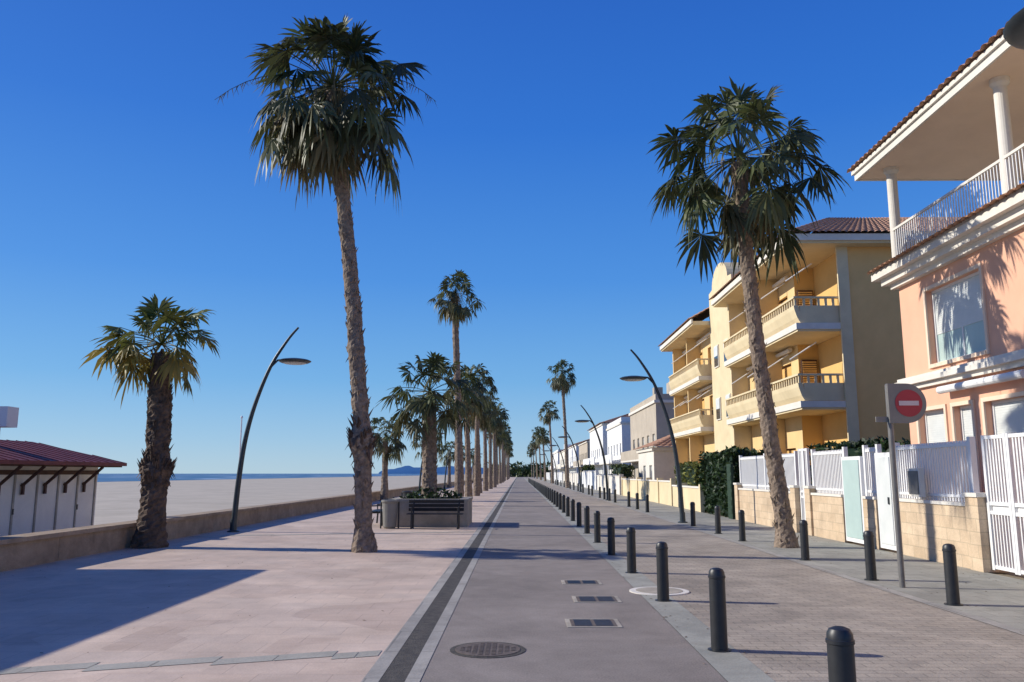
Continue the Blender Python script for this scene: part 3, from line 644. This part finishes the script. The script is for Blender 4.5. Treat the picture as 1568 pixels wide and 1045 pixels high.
Bc.box(BX+.2,12.59,38.9,39.1,0,11,'yellow'); Bc.box(BX+.25,12.59,44.6,44.85,0,11,'ylight'); Bc.box(BX+.25,12.59,56.2,56.4,0,11,'yellow'); Bc.box(BX+.25,12.59,61.2,61.45,0,11,'yellow')
Bc.box(13.15,13.6,32.9,33.0,0,10.95,'ylight')
for z in (6.6,10.0):
    for y in (34,37.6,40.5,43.6,52.4,55.6,58,60.6):
        Bc.bar((12.5,y,z+.5),(BX+.05,y+.3,z-.2),.03,'white')
    Bc.tube([(12.4,37,z+.62),(12.4,44,z+.62)],[.1,.1],'trim',10); Bc.tube([(12.4,52,z+.62),(12.4,61,z+.62)],[.1,.1],'trim',10)
fin(Bc,'balconies')
Rf=MB()
for (y0,y1) in ((32.4,45.49),(51.01,62.6)):
    Rf.box(11.0,24.5,y0,y1,10.95,11.2,'ylight'); Rf.box(10.9,10.998,y0-.1,y1,11.05,11.32,'trim')
    if y0<40: Rf.box(11.0,24.5,y0-.1,y0-.002,11.05,11.32,'trim')
slope(Rf,(10.8,32.2,11.33),(10.8,45.5,11.33),(14.2,36.2,13.2),(14.2,45.5,13.2))
slope(Rf,(24.6,32.2,11.33),(10.8,32.2,11.33),(21,36.2,13.2),(14.2,36.2,13.2))
slope(Rf,(10.8,51,11.33),(10.8,62.7,11.33),(14.2,51,13.2),(14.2,60,13.2))
Rf.box(14.2,21,36.2,60,13.0,13.18,'tile')
Rf.box(13.2,21,45.55,50.95,11.2,13.1,'ylight')
fin(Rf,'roof')
# ---------------------------------------------------------------- distant houses
def house(name,x0,x1,y0,y1,h,key,roof='flat',win=2,extra=None):
    global e,c0
    e=empty(name,(x0,y0,0)); c0=Vector(e.location); W=MB(); WN=MB(); ops=[]
    fl=int(h//2.9)
    for f in range(fl):
        y=y0+1
        while y<y1-2: ops.append((y,y+1.3,f*2.9+.9,f*2.9+2.3)); y+=3.2
    wall_with_openings(W,x0,y0,y1,0,h,ops,key); W.add([(x0,y0,0),(x1,y0,0),(x1,y0,h),(x0,y0,h)],[(0,1,2,3)],key); W.add([(x0,y1,0),(x1,y1,0),(x1,y1,h),(x0,y1,h)],[(0,3,2,1)],key); W.add([(x1,y0,0),(x1,y1,0),(x1,y1,h),(x1,y0,h)],[(0,1,2,3)],key)
    W.box(x0-.15,x1,y0-.15,y1+.15,h,h+.25,'trim')
    if extra:
        for q in extra: W.box(*q)
    for f in range(1,fl): W.box(x0-1.2,x0-.002,y0+.5,y1-.5,f*2.9-.1,f*2.9+.05,'trim'); W.box(x0-1.2,x0-1.1,y0+.5,y1-.5,f*2.9+.052,f*2.9+1.0,key)
    fin(W,'walls')
    for o in ops: window(WN,x0,o,R.choice([.3,.6,.9]),'white','glass')
    WN.box(x0+2,x0+3.2,y0-.03,y0-.002,4.2,5.3,'dkglass'); fin(WN,'windows')
    Rf=MB()
    if roof=='hip':
        xm=(x0+x1)/2; slope(Rf,(x0-.4,y0-.4,h+.26),(x0-.4,y1+.4,h+.26),(xm,y0+3,h+1.8),(xm,y1-3,h+1.8),pitch=.5); slope(Rf,(x1+.4,y0-.4,h+.26),(x0-.4,y0-.4,h+.26),(xm+.01,y0+3,h+1.8),(xm,y0+3,h+1.8),pitch=.5)
    else:
        Rf.box(x0,x1,y0,y0+.2,h+.252,h+.8,key); Rf.box(x0,x0+.2,y0+.21,y1,h+.252,h+.8,key); Rf.box(x0+2,x0+4,y0+3,y0+5.5,h+.252,h+2.3,key)
    fin(Rf,'roof')
house('beige_house',12.2,20,73,90,7.9,'grey','flat',extra=[(12.6,13.4,76,77,8.15,9.6,'conc')])
house('white_house',12.0,20,96,112,7.4,'white','flat')
house('white_house',11.6,20,114,135,8.3,'white','hip')
house('grey_house',11.6,20,140,160,6.9,'grey','hip')
house('white_house',11.4,20,165,190,7.2,'white','hip')
house('terraced_house',11.0,20,195,225,7,'trim','hip')
house('terraced_house',10.8,20,230,270,7.5,'white','flat')
house('bungalow',10.4,17,63.8,72,3.4,'trim','hip')
b=MB(); r=random.Random(77)
for i in range(260):
    x=r.uniform(-14,60); y=r.uniform(380,460); s=r.uniform(2,4.5)
    leafblob(b,x,y,s*.8,s,s,s,26,'hedge',1.1,i,.1)
b.obj('distant_trees')
b=MB(); n=160; vs=[];fs=[]
for i in range(n+1):
    t=i/n; x=-1620+t*1420; env=max(0,math.sin(math.pi*t))**.4
    h=env*(85+50*noise.noise(Vector((t*4.0,3.3,0)))+30*noise.noise(Vector((t*11,1,0)))+8*noise.noise(Vector((t*30,2,0))))
    vs+=[(x,9500,-2),(x,9500,max(1,h)),(x,10100,-2)]
for i in range(n): fs+=[(3*i,3*i+3,3*i+4,3*i+1),(3*i+1,3*i+4,3*i+5,3*i+2)]
b.add(vs,fs,'hill'); b.obj('hills')
